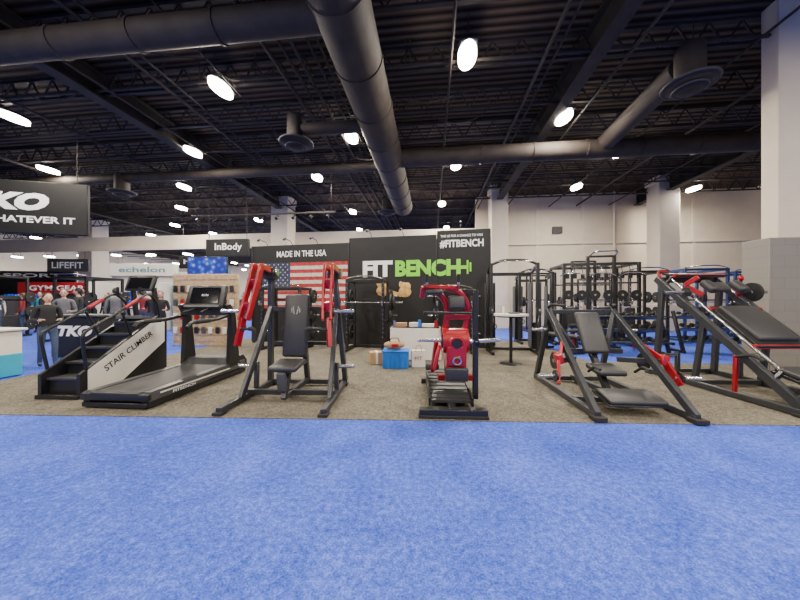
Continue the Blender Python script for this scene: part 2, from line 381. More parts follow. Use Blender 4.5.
# ------------------------------------------------------------------ treadmill
b = B('treadmill')
for s in (-1, 1):
    b.prism([(0, .10), (2.0, .13), (2.0, .25), (0, .20)], s*.47, s*.33, DGR)
    b.prism([(.02, .202), (1.55, .237), (1.55, .247), (.02, .212)], s*.46, s*.35, GRY)
    b.prism([(0.0, .02), (2.05, .02), (2.05, .10), (0.0, .10)], s*.455, s*.36, BLK)
    b.box((s*.476, .85, .175), (.006, 1.4, .018), WHT)
    b.cyl((s*.38, .1, .05), (s*.45, .1, .05), .05, RUB); b.cyl((s*.38, 1.9, .05), (s*.45, 1.9, .05), .05, RUB)
    b.prism([(1.55, .2), (1.85, .2), (1.72, 1.15), (1.58, 1.32), (1.48, 1.30), (1.6, 1.1)], s*.47, s*.40, BLK)
    b.prism([(1.70, .4), (1.74, .4), (1.66, 1.1), (1.62, 1.1)], s*.472, s*.46, GRY)
    b.path([(s*.43, 1.62, 1.12), (s*.43, 1.2, 1.06), (s*.43, .72, 1.05), (s*.43, .64, .98)], .03, BLK, 12, .1)
    b.path([(s*.43, 1.1, 1.06), (s*.43, .8, 1.052)], .036, RUB, 12)
    b.path([(s*.12, 1.5, 1.24), (s*.16, 1.25, 1.18)], .02, RUB)
b.box((0, .78, .215), (.66, 1.62, .02), BELT, (1.2, 0, 0)); b.cyl((-.34, .03, .165), (.34, .03, .165), .05, BELT, 20)
b.box((0, .0, .15), (.95, .07, .09), BLK, bev=.02, seg=2); b.box((0, .0, .05), (.9, .05, .06), BLK)
b.prism([(1.48, .2), (1.62, .34), (2.0, .34), (2.12, .22), (2.12, .06), (1.48, .06)], -.44, .44, BLK)
b.box((0, 1.78, .343), (.5, .2, .006), DGR)
b.beam((-.44, 1.58, 1.17), (.44, 1.58, 1.17), .12, .10, BLK)
b.pad((0, 1.60, 1.44), (.74, .07, .44), BLK, (-18, 0, 0), .025); b.box((0, 1.562, 1.48), (.54, .006, .29), DSCR, (-18, 0, 0))
b.text('RUN', Matrix.Translation((-.06, 1.556, 1.46)) @ Matrix.Rotation(R(72), 4, 'X'), .12, .04, WTX, .004, .01)
b.box((0, 1.51, 1.26), (.66, .12, .05), DGR, (-30, 0, 0))
for k in range(5): b.cyl((-.2+.1*k, 1.525, 1.285), (-.2+.1*k, 1.5, 1.30), .018, SIL if k != 2 else RED, 12)
M = Matrix(((0, 0, 1, .4745), (1, 0, 0, .35), (0, 1, 0, .115), (0, 0, 0, 1))); b.text('FITBENCH', M, .4, .04, WTX, .003, .01)
b.finish((-3.64, 3.84, 0.008), -5)

# ------------------------------------------------------------------ plate loaded chest press
b = B('chest_press_machine')
for s in (-1, 1):
    b.beam((s*.64, -.72, .05), (s*.60, .62, .05), .075, .075, GRY)
    b.box((s*.64, -.70, .02), (.12, .12, .035), RUB); b.box((s*.60, .6, .02), (.12, .12, .035), RUB)
    b.beam((s*.62, .60, .06), (s*.50, .36, 1.82), .07, .10, GRY)
    b.beam((s*.60, -.30, .07), (s*.52, .42, 1.28), .06, .08, GRY)
    b.box((s*.50, .34, 1.80), (.16, .2, .16), BLK)
    b.cyl((s*.38, .33, 1.82), (s*.62, .33, 1.82), .055, SIL, 20)
    for dx in (0, .11):
        x = s*(.46+dx)
        b.beam((x, .30, 1.84), (x, -.02, 1.88), .04, .09, RED); b.beam((x, -.02, 1.90), (x+s*.02, -.18, 1.45), .04, .09, RED); b.beam((x+s*.02, -.18, 1.47), (x+s*.05, -.30, 1.12), .04, .08, RED)
    b.box((s*.53, -.1, 1.62), (.16, .05, .14), RED, (20, 0, 0)); b.box((s*.57, -.22, 1.30), (.14, .05, .12), RED, (18, 0, 0))
    b.beam((s*.58, -.28, 1.15), (s*.62, -.36, .78), .06, .08, RED)
    b.path([(s*.6, -.33, 1.0), (s*.42, -.44, 1.02), (s*.34, -.46, 1.0), (s*.34, -.46, .84)], .02, BLK, 10, .04)
    b.path([(s*.41, -.445, 1.02), (s*.34, -.46, 1.02), (s*.34, -.46, .86)], .028, RUB, 10, .04)
    b.cyl((s*.58, -.22, 1.24), (s*.92, -.22, 1.24), .026, SIL, 16); b.cyl((s*.62, -.22, 1.24), (s*.645, -.22, 1.24), .07, BLK, 20)
    b.cyl((s*.60, .1, .42), (s*.86, .1, .42), .026, SIL, 16); b.cyl((s*.6, .1, .42), (s*.62, .1, .42), .06, BLK, 20)
    b.beam((s*.6, .1, .07), (s*.59, .1, .48), .06, .06, GRY)
b.beam((-.62, -.10, .10), (.62, -.10, .10), .07, .07, GRY); b.beam((-.60, .60, .06), (.60, .60, .06), .07, .07, GRY)
b.beam((-.52, .42, 1.25), (.52, .42, 1.25), .07, .07, GRY); b.beam((-.5, .5, .7), (.5, .5, .7), .06, .06, GRY)
b.beam((0, .6, .06), (0, .30, 1.25), .07, .09, GRY); b.beam((0, -.35, .10), (0, .60, .10), .07, .07, GRY)
b.beam((0, -.34, .08), (0, -.16, .46), .07, .08, GRY); b.beam((0, .5, .42), (0, -.3, .42), .06, .06, GRY)
b.pad((0, -.22, .50), (.38, .40, .08), PAD, (6, 0, 0), .035)
b.pad((0, .10, 1.02), (.36, .09, .92), PAD, (-8, 0, 0), .04)
b.pad((0, -.40, .32), (.12, .06, .26), DGR, (12, 0, 0), .02)
for k in (-1, 1):
    b.box((k*.03, .080, 1.24), (.018, .01, .12), SIL, (-8, k*10, 0)); b.box((k*.058, .080, 1.24), (.014, .01, .07), SIL, (-8, 0, 0))
b.beam((-.3, .30, .95), (.3, .30, .95), .05, .05, GRY)
b.finish((-1.53, 4.32, 0.008), -2)

# ------------------------------------------------------------------ red standing glute machine
b = B('glute_kickback_machine')
b.box((0, -.55, .055), (.80, .12, .09), BLK); b.box((0, -.55, .02), (.82, .16, .03), RUB)
b.box((0, .9, .045), (.7, .1, .07), BLK); b.beam((0, -.55, .06), (0, .9, .06), .09, .09, BLK)
b.prism([(-.35, .10), (-.35, .13), (.80, .30), (.80, .27)], -.26, .26, GRY)
for k in range(9): b.box((0, -.28+.12*k, .142+.0177*k), (.5, .03, .008), RUB, (8.4, 0, 0))
for s in (-1, 1): b.prism([(-.36, .06), (-.36, .16), (.82, .34), (.82, .06)], s*.28, s*.255, BLK)
b.beam((.36, -.05, .06), (.36, -.05, 1.52), .07, .07, BLK); b.beam((.0, -.05, .10), (.38, -.05, .10), .07, .07, BLK)
b.beam((.36, -.05, 1.5), (-.05, .10, 1.5), .06, .07, BLK)
b.prism([(-.16, .42), (.16, .36), (.22, .80), (.10, .98), (-.14, .98), (-.20, .80)], -.04, .22, RED)
b.prism([(-.10, .38), (.10, .36), (.06, .30), (-.06, .30)], -.14, .32, RED)
b.cyl((-.08, -.02, .84), (.26, -.02, .84), .17, RED, 32); b.cyl((-.095, -.02, .84), (.28, -.02, .84), .10, BLK, 28); b.cyl((-.11, -.02, .84), (.30, -.02, .84), .04, SIL, 20)
b.beam((.09, 0, .30), (.09, 0, .6), .10, .12, BLK); b.box((.09, -.19, .66), (.22, .05, .26), RED, (10, 0, 0))
b.ring((.09, -.22, .82), (0, 1, .15), .085, .022, RED); b.cyl((.09, -.2, .82), (.09, -.24, .82), .06, BLK, 20); b.ring((.09, -.23, .60), (0, 1, .2), .05, .016, SIL)
b.pad((.09, -.20, .42), (.30, .07, .18), PAD, (10, 0, 0), .02); b.box((-.16, -.1, .62), (.05, .12, .34), RED, (0, 12, 0), .015)
for x in (-.14, .14):
    b.path([(x+.08, .04, .92), (x+.13, .02, 1.12), (x+.12, -.05, 1.34), (x-.0, -.12, 1.50), (x-.18, -.18, 1.56)], .042, RED, 12, .14)
b.beam((-.34, -.18, 1.57), (.12, -.15, 1.55), .10, .05, RED); b.beam((-.34, -.18, 1.57), (-.36, -.1, 1.42), .06, .05, RED)
b.beam((-.04, -.02, 1.16), (.3, -.02, 1.16), .06, .07, RED)
b.pad((-.20, -.16, 1.51), (.22, .20, .07), PAD, (12, 0, 0), .03); b.pad((.10, -.12, 1.36), (.22, .10, .18), PAD, (-10, 0, 0), .03)
for s in (-1, 1): b.path([(-.10+s*.2, -.20, 1.56), (-.10+s*.2, -.30, 1.60), (-.10+s*.2, -.32, 1.70)], .018, SIL, 8, .03); b.path([(-.10+s*.2, -.30, 1.62), (-.10+s*.2, -.32, 1.72)], .024, RUB, 8)
b.path([(.3, -.12, 1.22), (-.28, -.18, 1.22)], .02, BLK); b.path([(-.2, -.17, 1.22), (-.34, -.19, 1.22)], .026, RUB)
b.cyl((.2, -.05, .82), (.68, -.08, .86), .026, SIL, 16); b.cyl((.38, -.06, .835), (.40, -.06, .836), .075, BLK, 20)
b.cyl((-.1, -.02, .84), (-.42, -.02, .84), .024, SIL, 16); b.beam((-.16, -.02, .84), (-.20, .3, .35), .05, .08, RED)
b.pad((-.2, .36, .40), (.2, .12, .1), PAD, (0, 0, 0), .03)
b.finish((.66, 4.12, 0.008), -3)

# ------------------------------------------------------------------ seated plate machine
b = B('plate_loaded_leg_machine')
for s in (-1, 1):
    b.beam((s*.54, -.78, .06), (s*.50, .68, 1.24), .07, .09, GRY); b.beam((s*.50, .60, 1.22), (s*.54, 1.05, .05), .07, .08, GRY)
    b.beam((s*.54, -.80, .05), (s*.54, 1.1, .05), .075, .075, GRY); b.box((s*.54, -.80, .03), (.14, .14, .05), RUB)
    b.beam((s*.50, .62, 1.20), (s*.22, .35, .60), .06, .07, GRY)
    b.beam((s*.30, .22, .52), (s*.66, -.14, .56), .05, .07, GRY); b.beam((s*.67, -.10, .64), (s*.76, -.30, .28), .045, .09, RED)
    b.box((s*.68, -.12, .58), (.09, .13, .14), RED, (0, s*15, 0), .02, 2)
    b.beam((s*.66, -.12, .6), (s*.52, .12, .78), .045, .07, RED)
    b.cyl((s*.72, -.26, .38), (s*1.02, -.28, .38), .026, SIL, 16); b.cyl((s*.77, -.26, .38), (s*.795, -.26, .38), .075, BLK, 24)
    b.cyl((s*.54, .55, .92), (s*.80, .55, .92), .026, SIL, 16); b.cyl((s*.56, .55, .92), (s*.58, .55, .92), .06, BLK, 20)
    b.plate((s*.62, .15, .50), (1, 0, 0), .12, .03, BLK)
    b.path([(s*.50, .68, 1.24), (s*.50, .58, 1.32), (s*.34, .40, 1.30)], .02, RUB, 8, .05)
    b.path([(s*.3, -.15, .42), (s*.3, -.3, .52), (s*.3, -.42, .50)], .018, RUB, 8, .04)
b.beam((-.54, .9, .06), (.54, .9, .06), .07, .07, GRY); b.beam((-.54, -.2, .06), (.54, -.2, .06), .07, .07, GRY)
b.beam((-.50, .66, 1.20), (.50, .66, 1.20), .06, .07, GRY); b.beam((-.45, .35, .62), (.45, .35, .62), .07, .07, GRY)
b.beam((0, -.60, .14), (0, .9, .08), .08, .08, GRY); b.beam((0, -.1, .1), (0, .34, .62), .08, .08, GRY); b.beam((0, .3, .6), (0, .62, 1.18), .06, .07, GRY)
b.pad((0, .34, .90), (.36, .08, .66), PAD, (-28, 0, 0), .035); b.pad((0, -.02, .42), (.38, .36, .08), PAD, (8, 0, 0), .035)
b.pad((0, -.52, .20), (.66, .34, .05), PAD, (12, 0, 0), .02); b.box((0, -.50, .17), (.70, .38, .02), BLK, (12, 0, 0))
b.finish((2.88, 4.22, 0.008), -4)

# ------------------------------------------------------------------ 45 degree leg press / hack squat
b = B('leg_press_machine')
sl = math.degrees(math.atan2(1.62, 1.95))
def rail(t, off=0):
    return Vector((0, -1.0+1.95*t, .14+1.62*t+off))
for s in (-1, 1):
    p0, p1 = rail(-.03), rail(1.02)
    b.beam((s*.52, p0.y, p0.z), (s*.52, p1.y, p1.z), .08, .11, GRY)
    q0, q1 = rail(.12, .13), rail(.93, .13)
    b.cyl((s*.40, q0.y, q0.z), (s*.40, q1.y, q1.z), .024, SIL, 16)
    b.beam((s*.52, q0.y-.0, q0.z-.1), (s*.38, q0.y, q0.z+.02), .05, .05, BLK); b.beam((s*.52, q1.y, q1.z-.1), (s*.38, q1.y, q1.z+.02), .05, .05, BLK)
    b.beam((s*.56, -1.1, .05), (s*.56, 1.12, .05), .08, .08, GRY); b.box((s*.56, -1.08, .02), (.13, .13, .035), RUB); b.box((s*.56, 1.08, .02), (.13, .13, .035), RUB)
    b.beam((s*.54, .98, .06), (s*.52, .86, 1.70), .07, .09, GRY); b.beam((s*.54, .25, .06), (s*.52, .12, 1.06), .06, .08, GRY)
    c = rail(.70, .20)
    b.beam((s*.30, c.y-.02, c.z), (s*.44, c.y+.16, c.z+.16), .06, .08, RED); b.beam((s*.44, c.y+.14, c.z+.18), (s*.36, c.y+.0, c.z+.30), .05, .07, RED)
    b.pad((s*.24, c.y-.06, c.z+.14), (.14, .26, .12), PAD, (sl, 0, 0), .04)
    b.cyl((s*.40, c.y+.08, c.z+.05), (s*.86, c.y+.08, c.z+.05), .026, SIL, 16); b.cyl((s*.47, c.y+.08, c.z+.05), (s*.50, c.y+.08, c.z+.05), .08, BLK, 24)
    b.beam((s*.56, -.35, .06), (s*.62, -.42, .62), .04, .05, RED if s < 0 else BLK); b.path([(s*.62, -.42, .60), (s*.62, -.62, .66), (s*.62, -.75, .60)], .022, RUB, 8, .05)
    b.cyl((s*.54, .55, .45), (s*.86, .55, .45), .025, SIL, 16); b.beam((s*.54, .55, .05), (s*.54, .55, .50), .06, .06, GRY)
b.plate((.62, rail(.7).y+.08, rail(.7, .25).z), (1, 0, 0), .16, .04)
c = rail(.44, .20); b.box((0, c.y, c.z-.05), (.74, .86, .05), BLK, (sl, 0, 0)); b.pad((0, c.y, c.z), (.56, .72, .09), PAD, (sl, 0, 0), .035)
c = rail(.44, .14); b.beam((-.42, c.y-.3, c.z-.25), (.42, c.y-.3, c.z-.25), .06, .06, RED); b.beam((-.42, c.y+.3, c.z+.25), (.42, c.y+.3, c.z+.25), .06, .06, RED)
c = rail(.72, .30); b.pad((0, c.y, c.z), (.30, .22, .08), PAD, (sl, 0, 0), .03)
c = rail(.93, .20); b.box((0, c.y, c.z), (.86, .34, .04), BLK, (sl-30, 0, 0)); b.box((0, c.y-.1, c.z-.02), (.9, .05, .06), RED, (sl, 0, 0))
c = rail(.03, .22); b.pad((0, c.y-.02, c.z+.02), (.84, .56, .06), PAD, (14, 0, 0), .02); b.box((0, c.y-.02, c.z-.03), (.9, .6, .04), BLK, (14, 0, 0))
for y, z in ((-1.05, .06), (1.05, .06), (.25, .06)): b.beam((-.56, y, z), (.56, y, z), .07, .07, GRY)
p = rail(1.0); b.beam((-.52, p.y, p.z), (.52, p.y, p.z), .08, .10, GRY); p = rail(0.02); b.beam((-.52, p.y, p.z), (.52, p.y, p.z), .08, .10, GRY)
b.path([(-.5, .9, 1.76), (-.5, 1.0, 1.92), (-.3, 1.0, 1.92)], .02, RED, 8, .05)
b.finish((5.32, 4.62, 0.008), 0)

# ------------------------------------------------------------------ background racks and machines
def stack(b, x, y, z0, n=14):
    for k in range(n): b.box((x, y, z0+.03+k*.05), (.22, .14, .045), BLK, bev=.004)
    for s in (-.07, .07): b.cyl((x+s, y, .1), (x+s, y, 2.1), .01, SIL, 8)
def trainer(loc, rz, w=1.2, h=2.35, fr=None):
    fr = fr or BLK
    b = B('cable_crossover_machine')
    for s in (-1, 1):
        x = s*w/2
        b.beam((x, 0, 0), (x, 0, h), .08, .10, fr); b.beam((x-s*.02, .5, 0), (x-s*.02, .5, h-.2), .08, .08, fr)
        b.beam((x, -.3, .04), (x, .6, .04), .08, .08, fr); b.beam((x, 0, h-.05), (x, .52, h-.2), .07, .08, fr)
        stack(b, x-s*.0, .26, .1); b.box((x-s*.12, .26, 1.0), (.01, .3, 1.7), DGR); b.box((x+s*.12, .26, 1.0), (.01, .3, 1.7), DGR)
        b.box((x, -.07, 1.1), (.12, .08, .18), GRY); b.cyl((x-.02, -.16, 1.1), (x+.02, -.16, 1.1), .06, DGR, 20)
        b.path([(x, -.16, 1.04), (x-s*.05, -.18, .8)], .005, SIL, 6)
        b.ring((x-s*.05, -.18, .72), (0, 1, 0), .06, .012, RUB, 16, 6)
    b.path([(-w/2, 0, h-.04), (-w/4, 0, h+.08), (w/4, 0, h+.08), (w/2, 0, h-.04)], .035, fr, 10, .2)
    b.beam((-w/2, .5, h-.25), (w/2, .5, h-.25), .07, .09, fr); b.beam((-w/2, .55, .05), (w/2, .55, .05), .07, .07, fr)
    for k in range(-1, 2): b.path([(k*.3-.08, 0, h+.06), (k*.3-.08, -.1, h+.03), (k*.3+.08, -.1, h+.03), (k*.3+.08, 0, h+.06)], .016, SIL, 8, .03)
    b.finish(loc, rz)
def rack(loc, rz, w=1.2, d=1.2, h=2.4, fr=None, bar=True, plates=True):
    fr = fr or BLK
    b = B('power_rack')
    for s in (-1, 1):
        for y in (0, d): b.beam((s*w/2, y, 0), (s*w/2, y, h), .075, .075, fr); 
        for k in range(14): 
            if .4+.12*k < h-.1: b.cyl((s*w/2, -.04, .4+.12*k), (s*w/2, -.0385, .4+.12*k), .014, SIL, 8)
        b.beam((s*w/2, -.25, .04), (s*w/2, d+.15, .04), .08, .08, fr); b.beam((s*w/2, 0, h-.04), (s*w/2, d, h-.04), .075, .075, fr)
        b.beam((s*w/2, 0, .8), (s*w/2, d, .8), .05, .07, GRY)
        b.box((s*w/2, -.09, 1.28), (.05, .12, .05), SIL); b.box((s*w/2, -.14, 1.32), (.05, .02, .1), SIL)
        if plates:
            for z in (.45, .95, 1.5):
                b.cyl((s*w/2, d, z), (s*(w/2+.28), d, z), .025, SIL, 12); b.plate((s*(w/2+.1), d, z), (1, 0, 0), .2, .05)
    for y in (0, d): b.beam((-w/2, y, h-.04), (w/2, y, h-.04), .075, .075, fr)
    b.beam((-w/2, d, .04), (w/2, d, .04), .075, .075, fr); b.beam((-w/2, d, 1.4), (w/2, d, 1.4), .06, .06, fr)
    b.path([(-w/2, -.0, h+.02), (-w/5, -.12, h+.08), (w/5, -.12, h+.08), (w/2, 0, h+.02)], .018, SIL, 8, .1)
    if bar:
        b.cyl((-1.05, -.10, 1.33), (1.05, -.10, 1.33), .014, SIL, 12)
        for s in (-1, 1): b.cyl((s*.66, -.10, 1.33), (s*1.05, -.10, 1.33), .025, SIL, 12); b.plate((s*.74, -.10, 1.33), (1, 0, 0), .22, .05); b.plate((s*.82, -.10, 1.33), (1, 0, 0), .17, .04)
    b.finish(loc, rz)
trainer((2.95, 7.75, .008), -8, 1.15, 2.35)
rack((-.95, 8.1, .008), -8, 1.0, .7, 1.95, BLK, True, True)
rack((-3.3, 8.3, .008), -8, 1.1, .7, 1.75, BLK, False, True)
rack((1.45, 8.0, .008), -8, .9, .5, 1.7, BLK, False, True)
b = B('multi_station_gym')
for x in (-1.0, -.35, .35, 1.0):
    for y in (-.6, .6): b.beam((x, y, 0), (x, y, 2.5 if abs(x) > .5 else 2.7), .08, .08, BLK)
    b.beam((x, -.6, 2.46), (x, .6, 2.46), .07, .07, BLK); b.beam((x, -.9, .04), (x, .9, .04), .08, .08, BLK)
    stack(b, x*.82, 0, .1, 18)
for y in (-.6, .6):
    b.beam((-1.0, y, 2.46), (1.0, y, 2.46), .07, .08, BLK); b.beam((-.35, y, 2.68), (.35, y, 2.68), .06, .06, BLK); b.beam((-1, y, 1.9), (1, y, 1.9), .04, .05, GRY)
b.path([(-.35, -.6, 2.66), (-.3, -.95, 2.78), (.3, -.95, 2.78), (.35, -.6, 2.66)], .02, SIL, 8, .1)
for x in (-.8, 0, .8):
    b.path([(x-.35, -.7, 2.1), (x-.2, -.7, 2.18), (x+.2, -.7, 2.18), (x+.35, -.7, 2.1)], .016, SIL, 8, .06); b.path([(x, -.7, 2.18), (x, -.64, 2.45)], .006, SIL, 6)
    b.pad((x, -.75, .5), (.36, .36, .08), PAD); b.beam((x, -.75, .04), (x, -.75, .48), .07, .07, RED); b.pad((x, -.52, .9), (.28, .07, .55), PAD)
    b.cyl((x-.2, -.95, .66), (x+.2, -.95, .66), .06, RUB, 12); b.cyl((x-.28, -.62, 1.2), (x+.28, -.62, 1.2), .016, SIL, 8)
for k in range(9): x = -1+.25*k; b.path([(x, -.62, 2.4), (x, -.62, 1.3)], .006, SIL, 6)
for k in range(6): b.plate((-.9+.36*k, -.66, 1.55), (0, 1, 0), .14, .04); 
for k in range(10):
    x = -.95+.21*k; b.path([(x, -.64, 2.42), (x+.02, -.66, 2.2)], .01, BLK, 6); b.box((x+.02, -.66, 2.1), (.10, .04, .14), BLK)
b.finish((6.0, 9.4, 0), -10)
rack((7.95, 9.6, 0), -8, 1.1, 1.1, 2.35, BLK, False, True)
rack((10.1, 9.9, 0), -8, 1.25, 1.2, 2.45, DBLU, True, True)
trainer((4.35, 9.6, 0), -8, 1.0, 2.3)
rack((12.2, 10.3, 0), -8, 1.2, 1.2, 2.4, DBLU, False, True)
rack((8.9, 13, 0), -8, 1.2, 1.2, 2.4, BLK, True, True)
rack((6.2, 13.2, 0), -8, 1.2, 1.2, 2.6, BLK, True, True)

def dbrack(loc, rz, L=1.8):
    b = B('dumbbell_rack')
    for s in (-1, 1): b.beam((s*L/2, -.2, .04), (s*L/2, .3, .04), .07, .07, BLK); b.beam((s*L/2, -.15, .04), (s*L/2, .22, 1.1), .07, .07, BLK)
    for k, (y, z) in enumerate(((-.12, .3), (0, .62), (.12, .94))):
        b.box((0, y, z), (L, .3, .03), GRY, (-18, 0, 0)); n = 7
        for i in range(n):
            x = -L/2+.14+i*(L-.28)/(n-1); r = .06-.008*k
            b.cyl((x, y-.12, z+.07), (x, y+.12, z+.11), .014, SIL, 8)
            for q in (-1, 1): b.cyl((x, y+q*.06-.0, z+.09+q*.01), (x, y+q*.13, z+.09+q*.02), r, RUB, 12)
    b.finish(loc, rz)
dbrack((5.9, 7.75, 0), -8, 1.7); dbrack((8.3, 7.9, 0), -8, 1.7)

def bench(loc, rz):
    b = B('weight_bench'); b.pad((0, 0, .45), (.3, 1.2, .08), PAD); b.beam((0, -.5, .4), (0, .5, .4), .06, .06, BLK)
    for y in (-.5, .5): b.beam((0, y, .05), (0, y*.9, .4), .06, .06, BLK); b.beam((-.28, y, .04), (.28, y, .04), .06, .06, BLK)
    b.finish(loc, rz)
bench((4.4, 8.2, .0), 20); bench((9.9, 8.2, 0), 40)

# ------------------------------------------------------------------ booth backdrop
b = B('exhibition_backdrop')
b.box((1.72, .05, 1.6), (3.45, .08, 3.2), BANN, bev=.01); b.box((4.83, .05, 1.67), (2.74, .08, 3.34), BANN, bev=.01); b.box((6.98, .05, 1.725), (1.54, .08, 3.45), BANN, bev=.01)
for x in (.02, 3.45, 6.2, 7.74): b.beam((x, -.0, 0), (x, -.0, 3.2), .03, .03, GRY)
for x in (.6, 1.5, 2.4, 4.2, 5.2, 6.9):
    h = 3.2 if x < 3.4 else (3.34 if x < 6 else 3.45)
    b.path([(x, .02, h), (x, -.1, h+.1), (x, -.4, h+.12)], .012, SIL, 6, .04); b.cyl((x, -.38, h+.12), (x, -.48, h+.07), .035, GRY, 12)
b.text('MADE IN THE USA', TX(.95, 0, 2.80), 1.75, .2, WTX, .006, .02)
b.text('FIT', TX(3.92, 0, 2.10), .95, .5, WTX, .006, .05); b.text('BENCH', TX(4.95, 0, 2.10), 1.95, .5, GRN, .006, .05)
b.box((6.98, -.006, 2.35), (.2, .008, .1), GRN); b.box((7.1, -.006, 2.35), (.05, .008, .4), GRN); b.box((7.18, -.006, 2.35), (.05, .008, .26), GRN)
b.text('TAG US FOR A CHANCE TO WIN', TX(6.32, 0, 3.24), 1.2, .07, WTX, .006, .01); b.text('#FITBENCH', TX(6.3, 0, 2.92), 1.25, .24, WTX, .006, .03)
for cx, cz in ((4.55, 1.75), (5.25, 1.72)):
    b.prism([(-.004, cz-.2), (-.012, cz-.2), (-.012, cz+.2), (-.004, cz+.2)], cx-.12, cx+.12, GOLD)
    for k in range(4): b.ell((cx-.13+.085*k, -.01, cz+.14-.02*k), (.055, .02, .10), GOLD, 10, 6)
    b.ell((cx, -.01, cz-.08), (.20, .02, .17), GOLD, 14, 8)
b.box((4.9, -.008, 1.60), (.5, .012, .12), GOLD, (0, 15, 0))
b.finish((-5.0, 10.1, .008), -11.2, smooth=False)
b = B('american_flag_banner')
sh = 1.5/13
b.box((1.49, .008, .75), (3.0, .01, 1.52), BANN, bev=0)
for i in range(13): b.box((1.49, 0, 1.5-sh*(i+.5)), (2.98, .008, sh), FRED if i % 2 == 0 else FWHT, bev=0)
b.box((.5, -.006, 1.5-sh*3.5), (1.0, .008, sh*7), FBLU, bev=0)
for r_ in range(9):
    for c_ in range(6 if r_ % 2 == 0 else 5):
        cx = .09+c_*.164+(0 if r_ % 2 == 0 else .082); cz = 1.5-.06-r_*.085
        pts = [(cx+(.032 if k % 2 == 0 else .013)*math.sin(k*math.pi/5), cz+(.032 if k % 2 == 0 else .013)*math.cos(k*math.pi/5)) for k in range(10)]
        b.add([(x, -.0115, z) for x, z in pts], [tuple(range(10))], FWHT)
th = R(-11.2)
fx, fy = .45*math.cos(th)+.04*math.sin(th)*1, .45*math.sin(th)-.02
b.finish((-5.0+fx, 10.1+fy, 1.12), -11.2, smooth=False)

# ------------------------------------------------------------------ table, boxes etc
b = B('bar_table'); b.cyl((0, 0, 1.05), (0, 0, 1.09), .36, WHT, 32); b.cyl((0, 0, 1.02), (0, 0, 1.05), .30, BLK, 32); b.cyl((0, 0, .03), (0, 0, 1.03), .035, BLK, 16); b.cyl((0, 0, 0), (0, 0, .03), .24, BLK, 32, .20)
b.box((.05, -.05, 1.11), (.2, .14, .03), DGR); b.cyl((-.14, .05, 1.09), (-.14, .05, 1.26), .03, WHT, 12)
b.finish((2.42, 6.55, .008))
b = B('draped_table')
b.box((0, 0, .73), (1.15, .6, .03), WHT)
n = 48; top = []; bot = []
for i in range(n):
    t = 2*math.pi*i/n; cx, cy = math.cos(t), math.sin(t); k = max(abs(cx)/.58, abs(cy)/.31); px, py = cx/k, cy/k
    top.append((px, py, .745)); w = 1+.035*math.sin(i*2.1); bot.append((px*w*1.02, py*w*1.04, .02))
b.add(top+bot, [(i, (i+1) % n, n+(i+1) % n, n+i) for i in range(n)]+[tuple(range(n))], WHT)
b.finish((.38, 7.2, .008), -8)
b = B('tabletop_supplies')
b.box((-.35, 0, .05), (.25, .22, .1), CARD); b.box((-.05, .05, .05), (.22, .2, .10), WHT); b.box((.3, 0, .04), (.3, .2, .08), WHT); b.cyl((.1, -.12, 0), (.1, -.12, .18), .035, BLUE, 12); b.cyl((.48, -.1, 0), (.48, -.1, .16), .04, RED, 12); b.cyl((-.5, -.14, 0), (-.5, -.14, .16), .03, SIL, 12)
b.finish((.38, 7.2, .755), -8)
b = B('blue_storage_crate')
for s in (-1, 1): b.box((s*.25, 0, .17), (.02, .36, .34), BLUE); b.box((0, s*.18, .17), (.52, .02, .34), BLUE)
b.box((0, 0, .02), (.5, .36, .03), BLUE); b.box((0, 0, .35), (.56, .42, .03), BLUE)
for k in range(5): b.box((-.2+.1*k, -.195, .16), (.02, .015, .26), BLUE)
b.finish((-.08, 6.25, .008), -5)
b = B('duffel_bag')
b.ell((0, 0, .09), (.22, .12, .09), CARD, 18, 10); b.path([(-.1, -.05, .16), (-.08, -.07, .24), (.08, -.07, .24), (.1, -.05, .16)], .01, BLK, 8, .04); b.box((0, -.118, .09), (.14, .01, .06), RED)
b.finish((-.12, 6.24, .378), 8)
b = B('white_gift_bag'); b.prism([(-.08, 0), (.08, 0), (.07, .34), (-.07, .34)], -.14, .14, WHT); b.path([(-.06, -.075, .32), (-.05, -.08, .45), (.05, -.08, .45), (.06, -.075, .32)], .006, RED, 6, .03); b.text('FIT', TX(-.08, -.079, .14), .16, .08, RED, .006); b.finish((.38, 6.3, .008), 5)
b = B('cardboard_box'); b.box((0, 0, .13), (.3, .26, .26), CARD); b.box((0, -.131, .13), (.05, .004, .25), WHT); b.box((0, 0, .262), (.05, .26, .004), WHT); b.finish((-.52, 6.6, .008), 10)

# ------------------------------------------------------------------ left side booths
b = B('reception_counter')
b.box((0, 0, .42), (1.3, .55, .82), WHT, bev=.02); b.box((0, -.28, .22), (1.28, .02, .40), CYAN); b.box((.655, 0, .22), (.02, .53, .40), CYAN); b.box((0, 0, .86), (1.4, .65, .05), WHT, bev=.015)
b.text('FITNESS EXPO', TX(-.5, -.292, .55), 1.0, .12, CYAN, .004)
b.finish((-7.72, 5.4, 0), -6)
b = B('black_info_counter'); b.box((0, 0, .5), (1.3, .5, 1.0), BANN, bev=.02); b.box((0, 0, 1.02), (1.4, .6, .04), DGR); b.text('TKO', TX(-.45, -.256, .52), .95, .26, WTX, .004, .06, .25); b.finish((-7.85, 7.5, 0), -6)
b = B('hanging_banner_sign')
b.box((0, 0, 0), (5.0, .12, 1.55), BANN, bev=.02)
b.text('TKO', TX(-.45, -.064, -.10), 2.0, .52, WTX, .006, .07, .25); b.text('DO WHATEVER IT', TX(-.75, -.064, -.46), 2.95, .20, WTX, .006, .03)
for x in (-2.2, 2.2): b.cyl((x, 0, .77), (x, 0, CH-4.15), .012, STEEL, 6)
b.finish((-11.95, 8.65, 4.13), 12)
